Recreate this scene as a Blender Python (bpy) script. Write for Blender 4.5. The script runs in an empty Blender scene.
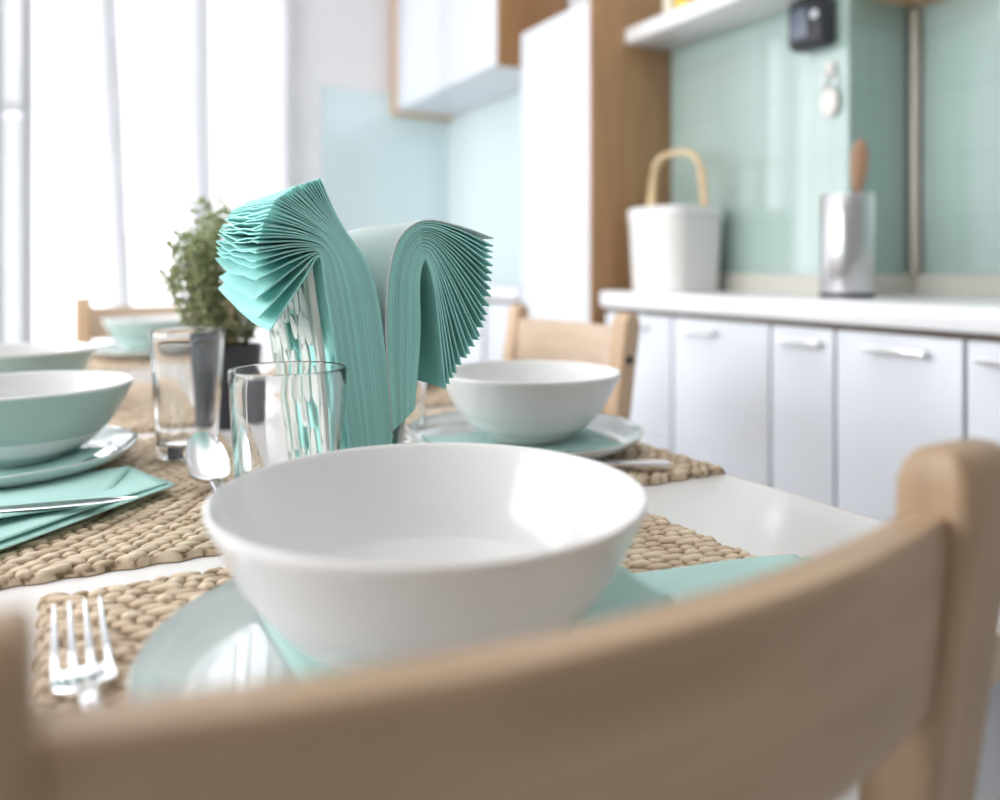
import bpy, bmesh, math, random
from mathutils import Vector, Matrix
random.seed(7)
PI = math.pi
C = bpy.context.scene.collection
# X runs across the table towards the kitchen units, Y runs along the table towards the window, Z is up (metres)

# ------------------------------------------------------------------ materials
def newmat(name):
    m = bpy.data.materials.new(name); m.use_nodes = True
    nt = m.node_tree
    return m, nt, nt.nodes['Principled BSDF']

def plain(name, col, rough=.5, metal=0, spec=.5, noise=0, nscale=30, coat=0, bump=0, bscale=200, sss=0):
    m, nt, b = newmat(name)
    b.inputs['Base Color'].default_value = (*col, 1)
    b.inputs['Roughness'].default_value = rough
    b.inputs['Metallic'].default_value = metal
    b.inputs['Specular IOR Level'].default_value = spec
    b.inputs['Coat Weight'].default_value = coat
    tc = nt.nodes.new('ShaderNodeTexCoord')
    if noise:
        n = nt.nodes.new('ShaderNodeTexNoise'); n.inputs['Scale'].default_value = nscale
        nt.links.new(tc.outputs['Object'], n.inputs['Vector'])
        r = nt.nodes.new('ShaderNodeMapRange')
        r.inputs['To Min'].default_value = 1 - noise; r.inputs['To Max'].default_value = 1 + noise
        nt.links.new(n.outputs['Fac'], r.inputs['Value'])
        mx = nt.nodes.new('ShaderNodeMix'); mx.data_type = 'RGBA'; mx.blend_type = 'MULTIPLY'
        mx.inputs[0].default_value = 1; mx.inputs[6].default_value = (*col, 1)
        nt.links.new(r.outputs[0], mx.inputs[7]); nt.links.new(mx.outputs[2], b.inputs['Base Color'])
    if bump:
        n2 = nt.nodes.new('ShaderNodeTexNoise'); n2.inputs['Scale'].default_value = bscale
        nt.links.new(tc.outputs['Object'], n2.inputs['Vector'])
        bp = nt.nodes.new('ShaderNodeBump'); bp.inputs['Strength'].default_value = bump; bp.inputs['Distance'].default_value = .002
        nt.links.new(n2.outputs['Fac'], bp.inputs['Height']); nt.links.new(bp.outputs[0], b.inputs['Normal'])
    return m

def wood(name, c1, c2, axis=2, rough=.45):
    m, nt, b = newmat(name)
    tc = nt.nodes.new('ShaderNodeTexCoord'); mp = nt.nodes.new('ShaderNodeMapping')
    sc = [22, 22, 22]; sc[axis] = 1.6
    mp.inputs['Scale'].default_value = sc
    n = nt.nodes.new('ShaderNodeTexNoise'); n.inputs['Scale'].default_value = 2.2; n.inputs['Detail'].default_value = 5
    n.inputs['Distortion'].default_value = .6
    cr = nt.nodes.new('ShaderNodeValToRGB')
    cr.color_ramp.elements[0].position = .3; cr.color_ramp.elements[0].color = (*c1, 1)
    cr.color_ramp.elements[1].position = .7; cr.color_ramp.elements[1].color = (*c2, 1)
    nt.links.new(tc.outputs['Object'], mp.inputs['Vector']); nt.links.new(mp.outputs[0], n.inputs['Vector'])
    nt.links.new(n.outputs['Fac'], cr.inputs['Fac']); nt.links.new(cr.outputs[0], b.inputs['Base Color'])
    b.inputs['Roughness'].default_value = rough
    return m

def tile(name, c1, c2, grout, size=.15, rough=.08, horiz='y', gstr=.4):
    m, nt, b = newmat(name)
    tc = nt.nodes.new('ShaderNodeTexCoord'); sp = nt.nodes.new('ShaderNodeSeparateXYZ'); cb = nt.nodes.new('ShaderNodeCombineXYZ')
    nt.links.new(tc.outputs['Object'], sp.inputs[0])
    ax = {'x': 'X', 'y': 'Y'}
    nt.links.new(sp.outputs[ax[horiz]], cb.inputs[0])
    nt.links.new(sp.outputs['Y' if horiz == 'x' and name.startswith('floor') else 'Z'], cb.inputs[1])
    br = nt.nodes.new('ShaderNodeTexBrick'); br.offset = 0
    br.inputs['Scale'].default_value = 1; br.inputs['Brick Width'].default_value = size; br.inputs['Row Height'].default_value = size
    br.inputs['Mortar Size'].default_value = .0022; br.inputs['Mortar Smooth'].default_value = .4
    br.inputs['Color1'].default_value = (*c1, 1); br.inputs['Color2'].default_value = (*c2, 1); br.inputs['Mortar'].default_value = (*grout, 1)
    nt.links.new(cb.outputs[0], br.inputs['Vector']); nt.links.new(br.outputs['Color'], b.inputs['Base Color'])
    bp = nt.nodes.new('ShaderNodeBump'); bp.inputs['Strength'].default_value = gstr; bp.inputs['Distance'].default_value = .002; bp.invert = True
    n = nt.nodes.new('ShaderNodeTexNoise'); n.inputs['Scale'].default_value = 9
    nt.links.new(tc.outputs['Object'], n.inputs['Vector'])
    ad = nt.nodes.new('ShaderNodeMath'); ad.operation = 'MULTIPLY_ADD'; ad.inputs[1].default_value = .12
    nt.links.new(n.outputs['Fac'], ad.inputs[0]); nt.links.new(br.outputs['Fac'], ad.inputs[2])
    nt.links.new(ad.outputs[0], bp.inputs['Height']); nt.links.new(bp.outputs[0], b.inputs['Normal'])
    b.inputs['Roughness'].default_value = rough; b.inputs['IOR'].default_value = 1.6
    b.inputs['Coat Weight'].default_value = .8; b.inputs['Coat Roughness'].default_value = .04; b.inputs['Coat IOR'].default_value = 1.7
    return m

def glassmat(name, col=(1, 1, 1)):
    m, nt, b = newmat(name)
    b.inputs['Base Color'].default_value = (*col, 1)
    b.inputs['Transmission Weight'].default_value = 1; b.inputs['Roughness'].default_value = 0.0; b.inputs['IOR'].default_value = 1.46
    return m

def sheet_mat(name, col, trans, rough=.8, vary=.06, seethru=0, bump=0):
    """thin paper or cloth: diffuse plus translucent"""
    m, nt, b = newmat(name)
    out = nt.nodes['Material Output']
    oi = nt.nodes.new('ShaderNodeObjectInfo'); r = nt.nodes.new('ShaderNodeMapRange')
    r.inputs['To Min'].default_value = 1 - vary; r.inputs['To Max'].default_value = 1 + vary
    nt.links.new(oi.outputs['Random'], r.inputs['Value'])
    mx = nt.nodes.new('ShaderNodeMix'); mx.data_type = 'RGBA'; mx.blend_type = 'MULTIPLY'
    mx.inputs[0].default_value = 1; mx.inputs[6].default_value = (*col, 1)
    nt.links.new(r.outputs[0], mx.inputs[7])
    b.inputs['Roughness'].default_value = rough; b.inputs['Specular IOR Level'].default_value = .15
    nt.links.new(mx.outputs[2], b.inputs['Base Color'])
    t = nt.nodes.new('ShaderNodeBsdfTranslucent'); nt.links.new(mx.outputs[2], t.inputs['Color'])
    ms = nt.nodes.new('ShaderNodeMixShader'); ms.inputs[0].default_value = trans
    nt.links.new(b.outputs[0], ms.inputs[1]); nt.links.new(t.outputs[0], ms.inputs[2])
    last = ms
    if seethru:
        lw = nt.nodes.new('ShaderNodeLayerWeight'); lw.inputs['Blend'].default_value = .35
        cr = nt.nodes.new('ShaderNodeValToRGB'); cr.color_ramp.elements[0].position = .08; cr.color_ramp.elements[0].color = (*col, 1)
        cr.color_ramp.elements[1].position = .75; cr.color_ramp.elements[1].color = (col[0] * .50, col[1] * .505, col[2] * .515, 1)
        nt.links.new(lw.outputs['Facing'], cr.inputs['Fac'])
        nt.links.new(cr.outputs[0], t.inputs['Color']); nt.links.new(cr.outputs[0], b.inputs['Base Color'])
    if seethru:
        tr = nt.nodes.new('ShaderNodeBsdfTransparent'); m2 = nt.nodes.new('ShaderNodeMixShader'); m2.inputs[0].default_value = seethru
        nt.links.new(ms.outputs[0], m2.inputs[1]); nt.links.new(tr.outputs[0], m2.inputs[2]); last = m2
    if bump:
        tc = nt.nodes.new('ShaderNodeTexCoord'); n2 = nt.nodes.new('ShaderNodeTexNoise'); n2.inputs['Scale'].default_value = 260
        nt.links.new(tc.outputs['Object'], n2.inputs['Vector'])
        bp = nt.nodes.new('ShaderNodeBump'); bp.inputs['Strength'].default_value = bump; bp.inputs['Distance'].default_value = .001
        nt.links.new(n2.outputs['Fac'], bp.inputs['Height']); nt.links.new(bp.outputs[0], b.inputs['Normal'])
    nt.links.new(last.outputs[0], out.inputs['Surface'])
    return m

def weave_mat():
    m, nt, b = newmat('seagrass')
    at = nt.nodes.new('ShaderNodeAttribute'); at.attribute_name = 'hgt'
    tc = nt.nodes.new('ShaderNodeTexCoord')
    n = nt.nodes.new('ShaderNodeTexNoise'); n.inputs['Scale'].default_value = 60; n.inputs['Detail'].default_value = 4
    nt.links.new(tc.outputs['Object'], n.inputs['Vector'])
    fib = nt.nodes.new('ShaderNodeTexNoise'); fib.inputs['Scale'].default_value = 1
    mp = nt.nodes.new('ShaderNodeMapping'); mp.inputs['Scale'].default_value = (300, 700, 700)
    nt.links.new(tc.outputs['Object'], mp.inputs[0]); nt.links.new(mp.outputs[0], fib.inputs['Vector'])
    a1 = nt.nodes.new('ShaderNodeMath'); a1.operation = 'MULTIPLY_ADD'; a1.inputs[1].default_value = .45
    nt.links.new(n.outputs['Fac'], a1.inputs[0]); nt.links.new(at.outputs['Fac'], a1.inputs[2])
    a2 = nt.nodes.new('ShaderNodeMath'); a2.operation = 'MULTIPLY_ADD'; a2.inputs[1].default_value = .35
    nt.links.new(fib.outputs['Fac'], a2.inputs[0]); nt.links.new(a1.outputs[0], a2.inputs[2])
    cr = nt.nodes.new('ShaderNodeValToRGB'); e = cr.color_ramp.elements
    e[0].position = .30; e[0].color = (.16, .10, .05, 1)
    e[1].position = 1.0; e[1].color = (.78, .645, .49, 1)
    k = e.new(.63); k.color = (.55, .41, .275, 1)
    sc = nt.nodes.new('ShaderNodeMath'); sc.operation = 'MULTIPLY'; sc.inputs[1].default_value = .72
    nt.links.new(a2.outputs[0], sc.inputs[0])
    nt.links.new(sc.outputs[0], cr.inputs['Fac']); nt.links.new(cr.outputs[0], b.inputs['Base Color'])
    b.inputs['Roughness'].default_value = .6
    return m

M = {}
M['wall'] = plain('wall_paint', (.84, .84, .86), .7, noise=.02, nscale=5)
M['rear'] = plain('rear_light_cut', (.46, .44, .42), .8, noise=.03, nscale=5)  # darkened so the unseen rear wall bounces back little light
M['ceil'] = plain('ceiling_paint', (.9, .9, .9), .8, noise=.02, nscale=5)
M['floor'] = tile('floor_tile', (.76, .79, .79), (.74, .77, .77), (.45, .48, .49), .45, .25, 'x')
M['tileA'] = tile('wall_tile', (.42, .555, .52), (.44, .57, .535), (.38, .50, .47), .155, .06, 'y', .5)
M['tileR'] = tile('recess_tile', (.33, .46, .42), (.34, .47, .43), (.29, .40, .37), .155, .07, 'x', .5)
M['tileP'] = tile('hazed_tile_y', (.76, .87, .88), (.77, .88, .89), (.72, .83, .85), .155, .12, 'y', .3)  # same wall tile, backlight haze painted in as a paler colour
M['tileQ'] = tile('hazed_tile_x', (.70, .85, .88), (.71, .86, .89), (.67, .81, .85), .155, .12, 'x', .3)  # haze painted into the tile colour here too
M['white'] = plain('white_laminate', (.755, .78, .835), .28, noise=.01, nscale=4)
M['top'] = plain('table_white', (.87, .83, .82), .17, noise=.02, nscale=8)
M['worktop'] = plain('worktop_white', (.86, .86, .88), .22, noise=.02, nscale=20)
M['trim'] = plain('trim_beige', (.62, .60, .54), .4, noise=.03, nscale=20)
M['pipe'] = plain('pipe_beige', (.45, .41, .35), .3, metal=.3, noise=.05, nscale=10)
M['gap'] = plain('shadow_gap', (.22, .18, .15), .7, noise=.05)
M['chrome'] = plain('steel', (.82, .82, .84), .12, 1, noise=.03, nscale=40)
M['satin'] = plain('satin_spoon', (.80, .79, .79), .22, 1, noise=.03, nscale=40)
M['handle'] = plain('satin_steel', (.80, .81, .83), .3, 1, noise=.03, nscale=40)
M['brushed'] = plain('brushed_steel', (.62, .62, .63), .26, 1, noise=.05, nscale=25)
M['black'] = plain('black_plastic', (.02, .022, .03), .4, noise=.1)
M['screen'] = plain('grey_screen', (.17, .19, .25), .25, noise=.2, nscale=60)
M['kwood'] = wood('cabinet_wood', (.36, .20, .095), (.47, .28, .14), 2, .5)
M['kwood2'] = wood('cabinet_wood_light', (.66, .42, .25), (.74, .50, .31), 2, .5)
M['cwood'] = wood('chair_wood', (.34, .225, .135), (.47, .32, .20), 2, .42)
M['cwoodx'] = wood('chair_wood_across', (.37, .245, .15), (.50, .345, .22), 0, .42)
M['pwood'] = wood('pine_wood', (.56, .38, .235), (.66, .47, .32), 2, .45)
M['pwoodx'] = wood('pine_wood_across', (.56, .41, .29), (.68, .53, .40), 0, .45)
M['spoonwood'] = wood('beech_spoon', (.42, .23, .14), (.52, .31, .20), 2, .5)
M['bamboo'] = wood('bent_bamboo', (.68, .50, .28), (.78, .61, .38), 2, .45)
M['china'] = plain('glazed_china', (.80, .79, .785), .10, coat=0, spec=.45, noise=.01, nscale=10)
M['plate'] = plain('plate_glaze', (.66, .71, .71), .07, coat=1, noise=.01, nscale=10)
M['seagrass'] = weave_mat()
M['napkin'] = sheet_mat('teal_paper', (.47, .895, .85), .16, .85, .11, bump=.25)
M['mint'] = sheet_mat('mint_paper', (.62, .84, .80), .22, .85, .03, bump=.25)
M['teal2'] = sheet_mat('table_teal_paper', (.58, .86, .815), .2, .85, .04, bump=.25)
M['glarepaper'] = sheet_mat('window_glare_paper', (.80, .86, .86), .3, .85, .02, bump=.2)  # teal sheet with the window's glare painted in as paleness
M['tealspill'] = plain('china_teal_spill', (.46, .57, .535), .22, coat=0, spec=.25, noise=.02, nscale=10)  # white china with teal glow from the napkins painted into its colour
M['holder'] = plain('pale_enamel', (.70, .74, .70), .35, noise=.04, nscale=40)
M['glass'] = glassmat('clear_glass')
M['pot'] = plain('charcoal_ceramic', (.035, .038, .05), .5, noise=.15, nscale=30)
M['soil'] = plain('soil', (.05, .035, .025), .9, noise=.4, nscale=90)
M['leaf'] = sheet_mat('small_leaves', (.40, .45, .25), .45, .5, .05)
M['stem'] = plain('twig', (.20, .17, .10), .7, noise=.2)
M['basket'] = plain('white_basket', (.80, .78, .76), .55, noise=.04, nscale=60, bump=.4, bscale=140)
M['yellow'] = plain('yellow_card', (.85, .60, .06), .5, noise=.05)
M['cream'] = plain('cream_card', (.80, .74, .60), .5, noise=.05)
M['tag'] = plain('tag_white', (.86, .80, .76), .4, noise=.04)
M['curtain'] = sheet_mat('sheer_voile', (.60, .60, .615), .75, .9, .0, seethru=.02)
M['rush'] = wood('stool_rush', (.50, .33, .18), (.66, .46, .28), 0, .6)

def windowglass():
    m, nt, b = newmat('window_glass')
    tr = nt.nodes.new('ShaderNodeBsdfTransparent'); gl = nt.nodes.new('ShaderNodeBsdfGlossy'); gl.inputs['Roughness'].default_value = .02
    ms = nt.nodes.new('ShaderNodeMixShader'); ms.inputs[0].default_value = .06
    nt.links.new(tr.outputs[0], ms.inputs[1]); nt.links.new(gl.outputs[0], ms.inputs[2])
    nt.links.new(ms.outputs[0], nt.nodes['Material Output'].inputs['Surface'])
    return m
M['pane'] = windowglass()

# ------------------------------------------------------------------ object helpers
def obj(name, bm, mat, parent=None, smooth=True, label=None):
    me = bpy.data.meshes.new(name)
    bmesh.ops.recalc_face_normals(bm, faces=bm.faces)
    bm.to_mesh(me); bm.free()
    o = bpy.data.objects.new(name, me); C.objects.link(o)
    for mm in (mat if isinstance(mat, (list, tuple)) else [mat]): me.materials.append(mm)
    if smooth:
        for p in me.polygons: p.use_smooth = True
        me.set_sharp_from_angle(angle=math.radians(38))
    if parent: o.parent = parent
    if label: o['label'] = label
    return o

def tag(o, label, cat, group=None):
    o['label'] = label; o['category'] = cat
    if group: o['group'] = group
    return o

def thing(name, label, cat, loc=(0, 0, 0), rz=0, group=None):
    o = bpy.data.objects.new(name, None); C.objects.link(o); o.empty_display_size = .05
    o.location = loc; o.rotation_euler = (0, 0, rz)
    return tag(o, label, cat, group)

def struct(name, bm, mat, parent=None, smooth=False):
    o = obj(name, bm, mat, parent, smooth)
    if not parent: o['kind'] = 'structure'
    return o

def dup(root, loc, rz, label, group=None):
    r = root.copy(); C.objects.link(r); r.location = loc; r.rotation_euler = (0, 0, rz); r['label'] = label
    if group: r['group'] = group
    for ch in list(root.children):
        k = ch.copy(); C.objects.link(k); k.parent = r
        for g in list(ch.children):
            d = g.copy(); C.objects.link(d); d.parent = k
    return r

def NB(): return bmesh.new()

def box(bm, x0, x1, y0, y1, z0, z1, bev=0, seg=2):
    r = bmesh.ops.create_cube(bm, size=1, matrix=Matrix.Translation(((x0 + x1) / 2, (y0 + y1) / 2, (z0 + z1) / 2)) @ Matrix.Diagonal((abs(x1 - x0), abs(y1 - y0), abs(z1 - z0), 1)))
    if bev:
        es = list({e for v in r['verts'] for e in v.link_edges})
        bmesh.ops.bevel(bm, geom=es, offset=bev, segments=seg, profile=.5, affect='EDGES')
    return bm

def prism(bm, poly, z0, z1):
    a = [bm.verts.new((x, y, z0)) for x, y in poly]; b = [bm.verts.new((x, y, z1)) for x, y in poly]
    n = len(poly); bm.faces.new(a[::-1]); bm.faces.new(b)
    for i in range(n): bm.faces.new((a[i], a[(i + 1) % n], b[(i + 1) % n], b[i]))
    return bm

def lathe(bm, prof, n=64, cx=0, cy=0, closed=False):
    """prof: (r,z) list; r==0 makes a pole"""
    rings = []
    for r, z in prof:
        if r < 1e-6: rings.append([bm.verts.new((cx, cy, z))])
        else: rings.append([bm.verts.new((cx + r * math.cos(2 * PI * k / n), cy + r * math.sin(2 * PI * k / n), z)) for k in range(n)])
    pairs = list(zip(rings, rings[1:]))
    if closed: pairs.append((rings[-1], rings[0]))
    for a, b in pairs:
        for k in range(n):
            j = (k + 1) % n
            if len(a) == 1 and len(b) == 1: continue
            if len(a) == 1: bm.faces.new((a[0], b[k], b[j]))
            elif len(b) == 1: bm.faces.new((a[k], a[j], b[0]))
            else: bm.faces.new((a[k], a[j], b[j], b[k]))
    return bm

def frames(pts):
    pts = [Vector(p) for p in pts]; out = []
    up = Vector((0, 0, 1))
    for i in range(len(pts)):
        t = (pts[min(i + 1, len(pts) - 1)] - pts[max(i - 1, 0)]).normalized()
        s = t.cross(up)
        if s.length < 1e-3: s = t.cross(Vector((0, 1, 0)))
        s.normalize(); out.append((pts[i], t, s, s.cross(t).normalized()))
    return out

def ribbon(bm, pts, ws, hs, n=12, power=1.0):
    """sweep an elliptical section: half-widths ws sideways, half-heights hs in the normal direction"""
    prev = None; rings = []
    for (p, t, s, u), w, h in zip(frames(pts), ws, hs):
        ring = []
        for k in range(n):
            a = 2 * PI * k / n; ca, sa = math.cos(a), math.sin(a)
            ca = math.copysign(abs(ca) ** power, ca); sa = math.copysign(abs(sa) ** power, sa)
            ring.append(bm.verts.new(p + s * (w * ca) + u * (h * sa)))
        rings.append(ring)
    for a, b in zip(rings, rings[1:]):
        for k in range(n): bm.faces.new((a[k], a[(k + 1) % n], b[(k + 1) % n], b[k]))
    bm.faces.new(rings[0][::-1]); bm.faces.new(rings[-1])
    return bm

def tube(bm, pts, r, n=10):
    rs = r if isinstance(r, (list, tuple)) else [r] * len(pts)
    return ribbon(bm, pts, rs, rs, n)

def spline(pts, n):
    """Catmull-Rom through points of any dimension"""
    P = [tuple(p) for p in pts]; P = [P[0]] + P + [P[-1]]
    out = []; segs = len(P) - 3
    for i in range(n):
        f = i / (n - 1) * segs; k = min(int(f), segs - 1); t = f - k
        a, b, c, d = P[k:k + 4]
        out.append(tuple(.5 * ((2 * b[j]) + (-a[j] + c[j]) * t + (2 * a[j] - 5 * b[j] + 4 * c[j] - d[j]) * t * t + (-a[j] + 3 * b[j] - 3 * c[j] + d[j]) * t ** 3) for j in range(len(b))))
    return out

def lerp(a, b, f): return tuple(x + (y - x) * f for x, y in zip(a, b))
def at_list(L, f):
    q = f * (len(L) - 1); k = min(int(q), len(L) - 2)
    return lerp(L[k], L[k + 1], q - k)

# ------------------------------------------------------------------ the room
YB = 3.535; XW = 1.634; XL = -1.9; YR = 1.299; XB = 1.869; ZC = 2.6; Y0 = -1.5
bm = NB(); box(bm, XL, 2.0, Y0, YB + .1, -.05, 0); struct('floor', bm, M['floor'])
bm = NB(); box(bm, XL - .1, 2.0, Y0, YB + .12, ZC, ZC + .05); struct('ceiling', bm, M['ceil'])
# back wall around the window opening
wx0, wx1, wz0, wz1 = -1.25, .80, .12, 2.42
bm = NB()
box(bm, XL - .1, wx0, YB, YB + .12, 0, ZC); box(bm, wx1, 2.0, YB, YB + .12, 0, ZC)
box(bm, wx0, wx1, YB, YB + .12, 0, wz0); box(bm, wx0, wx1, YB, YB + .12, wz1, ZC)
struct('wall_back', bm, M['wall'])
w = thing('window_1', '', ''); del w['label']; del w['category']; w['kind'] = 'structure'
bm = NB()
for a, b in ((wx0, wx0 + .06), (wx1 - .06, wx1), (-.28, -.20)): box(bm, a, b, YB + .03, YB + .09, wz0, wz1)
for a, b in ((wz0, wz0 + .06), (wz1 - .06, wz1), (1.55, 1.60)): box(bm, wx0, wx1, YB + .035, YB + .085, a, b)
obj('window_frame', bm, M['wall'], w, False)
bm = NB(); box(bm, wx0, wx1, YB + .058, YB + .062, wz0, wz1); obj('window_pane', bm, M['pane'], w, False)
# left wall with its own window
ly0, ly1, lz0, lz1 = .2, 2.9, .85, 2.35
bm = NB()
box(bm, XL - .1, XL, Y0, ly0, 0, ZC); box(bm, XL - .1, XL, ly1, YB, 0, ZC)
box(bm, XL - .1, XL, ly0, ly1, 0, lz0); box(bm, XL - .1, XL, ly0, ly1, lz1, ZC)
struct('wall_left', bm, M['wall'])
w = thing('window_2', '', ''); del w['label']; del w['category']; w['kind'] = 'structure'
bm = NB()
for k in range(4):
    y = ly0 + (ly1 - ly0 - .06) * k / 3; box(bm, XL - .08, XL - .02, y, y + .06, lz0, lz1)
for z in (lz0, 1.55, lz1 - .06): box(bm, XL - .075, XL - .025, ly0, ly1, z, z + .06)
obj('window_frame', bm, M['wall'], w, False)
bm = NB(); box(bm, XL - .052, XL - .048, ly0, ly1, lz0, lz1); obj('window_pane', bm, M['pane'], w, False)
bm = NB(); box(bm, XL - .1, 2.0, Y0 - .1, Y0, 0, ZC); struct('rear_light_block', bm, M['rear'])  # unseen wall added to shut out light from behind the camera
# right wall with its step
bm = NB(); prism(bm, [(XW, YR), (XW, YB), (2.0, YB), (2.0, Y0), (XB, Y0), (XB, YR)], 0, ZC); struct('wall_right', bm, M['wall'])
ZT = 1.768
bm = NB(); box(bm, 1.012, XW, YB - .012, YB, .86, ZT, .002, 1); struct('trim_1', bm, M['tileQ'])
bm = NB(); box(bm, XW - .010, XW, 2.36, YB - .012, .86, ZT); struct('trim_2', bm, M['tileP'])
bm = NB(); box(bm, XW - .008, XW, YR - .008, 1.92, .90, ZT); struct('trim_3', bm, M['tileA'])
bm = NB(); box(bm, XW, XB, YR - .008, YR, .90, ZT); struct('trim_4', bm, M['tileR'])
bm = NB(); box(bm, XB - .008, XB, Y0, YR - .008, .90, ZT); struct('trim_5', bm, M['tileA'])
bm = NB()      # beige upstand behind the worktop
box(bm, XW - .022, XW - .008, YR - .022, 1.92, .905, .955, .003, 1); box(bm, XW - .022, XB - .008, YR - .022, YR - .008, .905, .955, .003, 1)
box(bm, XB - .022, XB - .008, 0, YR - .022, .905, .955, .003, 1)
struct('trim_6', bm, M['trim'])
bm = NB(); lathe(bm, [(0, .955), (.014, .955), (.014, 1.60), (0, 1.60)], 20, XB - .024, YR - .026); struct('trim_7', bm, M['pipe'], smooth=True)

# sheer curtains
def curtain(x0, x1, label, big, seed):
    rnd = random.Random(seed); bm = NB(); nx, nz = 150, 14; g = []
    ph = [rnd.uniform(0, 6) for _ in range(4)]
    for i in range(nx + 1):
        f = i / nx; x = x0 + (x1 - x0) * f; col = []
        for j in range(nz + 1):
            q = j / nz; z = .03 + 2.5 * q
            y = 3.44 + .013 * math.sin(f * 38 * (x1 - x0) + ph[0]) + .009 * math.sin(f * 17 * (x1 - x0) + ph[1] + q)
            dx = 0
            for bx, tilt, wd in big:           # pronounced folds hanging slightly askew
                c0 = bx + tilt * (1 - q); e = (x - c0) / wd
                y -= .17 * math.exp(-e * e); dx += .03 * math.exp(-e * e)
            col.append(bm.verts.new((x + dx, y, z)))
        g.append(col)
    for i in range(nx):
        for j in range(nz): bm.faces.new((g[i][j], g[i + 1][j], g[i + 1][j + 1], g[i][j + 1]))
    return tag(obj('sheer_curtain', bm, M['curtain']), label, 'curtain')
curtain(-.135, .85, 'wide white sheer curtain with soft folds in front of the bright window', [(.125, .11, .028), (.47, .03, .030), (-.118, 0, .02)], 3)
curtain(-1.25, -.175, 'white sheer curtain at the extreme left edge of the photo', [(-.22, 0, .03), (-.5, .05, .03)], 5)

# ------------------------------------------------------------------ kitchen units
XF = 1.34
def handle_bar(parent, y0, y1, z, x):
    bm = NB()
    box(bm, x - .024, x - .014, y0, y1, z - .007, z + .007, .003)
    box(bm, x - .018, x, y0 + .004, y0 + .014, z - .006, z + .006, .001, 1); box(bm, x - .018, x, y1 - .014, y1 - .004, z - .006, z + .006, .001, 1)
    return obj('handle', bm, M['handle'], parent, label='satin steel bar handle')

def base_unit(y0, y1, label, x=XF, h=True, hy=None, dark=True, xb=XW - .01):
    t = thing('base_cabinet', label, 'cabinet', (x + .15, (y0 + y1) / 2, 0), 0, 'white base cabinets')
    cx, cy = x + .15, (y0 + y1) / 2; hw = (y1 - y0) / 2
    bm = NB(); box(bm, .002 - .15 + .018, xb - cx, -hw + .0005, hw - .0005, .1, .86); obj('carcass', bm, M['gap'], t, False)
    bm = NB(); box(bm, -.15, -.132, -hw + .0035, hw - .0035, .105, .848, .0025); d = obj('door', bm, M['white'], t)
    if h:
        a, b = hy if hy else (-.06, .06)
        handle_bar(d, a, b, .819, -.15)
    bm = NB(); box(bm, -.11, xb - cx, -hw + .001, hw - .001, 0, .1); obj('plinth', bm, M['kwood2'], t, False)
    return t
base_unit(1.579, 1.862, 'white base cabinet at the left end of the worktop beside the tall wooden side panel', hy=(-.05, .05))
base_unit(1.262, 1.578, 'white base cabinet second from the left, below the bare stretch of worktop', hy=(.0, .11))
base_unit(1.096, 1.261, 'narrow white base cabinet with steel bar handle below the steel utensil holder', hy=(-.058, .052))
base_unit(.835, 1.095, 'wide white base cabinet with steel bar handle right of the narrow one', hy=(-.07, .054), xb=XB - .01)
base_unit(.50, .834, 'white base cabinet partly hidden behind the near chair post at the right edge', hy=(-.08, .14), xb=XB - .01)
bm = NB()
prism(bm, [(1.325, .30), (XB - .009, .30), (XB - .009, YR - .009), (XW - .009, YR - .009), (XW - .009, 1.868), (1.325, 1.868)], .862, .907)
bmesh.ops.bevel(bm, geom=[e for e in bm.edges], offset=.006, segments=2, profile=.5, affect='EDGES')
tag(obj('worktop', bm, M['worktop']), 'long white kitchen worktop running over the base cabinets to the right', 'worktop')

base_unit(2.345, 2.60, 'white base cabinet in the far corner beside the tall white door', h=False, x=1.345)
base_unit(2.62, 3.52, 'wide white base cabinet in the far tiled corner behind the napkins', h=False, x=1.345)
bm = NB(); box(bm, 1.33, XW - .012, 2.345, YB - .014, .862, .902, .005); tag(obj('worktop', bm, M['worktop']), 'short white worktop in the far corner under the wall cupboard', 'worktop')

# tall unit
t = thing('tall_cabinet', 'tall white door cabinet with wide brown wooden side panel', 'cabinet', (1.48, 2.13, 0))
bm = NB(); box(bm, -.12, .146, -.185, .2, .0, 1.735); obj('carcass', bm, M['kwood'], t, False)
bm = NB(); box(bm, -.14, -.12, -.192, .203, .06, 1.742, .003); obj('door', bm, M['white'], t)
bm = NB(); box(bm, -.143, .153, -.206, -.194, 0, 2.35, .002); obj('side_panel', bm, M['kwood'], t, label='brown wooden side panel')
bm = NB(); box(bm, .130, .153, -.194, .2, 1.736, 2.35); obj('back_panel', bm, M['kwood'], t, False)
# wall cupboard
t = thing('wall_cupboard', 'white wall cupboard with brown wooden sides, high above the far worktop', 'cupboard', (1.34, 2.49, 1.68))
bm = NB(); box(bm, .02, .28, .015, 1.02, 0, .7); obj('carcass', bm, M['white'], t, False)
bm = NB(); box(bm, 0, .282, 0, .014, -.004, .7, .002); obj('side_panel', bm, M['kwood'], t)
bm = NB(); box(bm, -.004, .282, .975, 1.03, -.01, .7, .002); obj('filler_panel', bm, M['kwood2'], t, label='narrow light brown wooden end panel')
for a, b in ((.016, .488), (.492, .972)):
    bm = NB(); box(bm, 0, .019, a, b, 0, .7, .003); obj('door', bm, M['white'], t)
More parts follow.
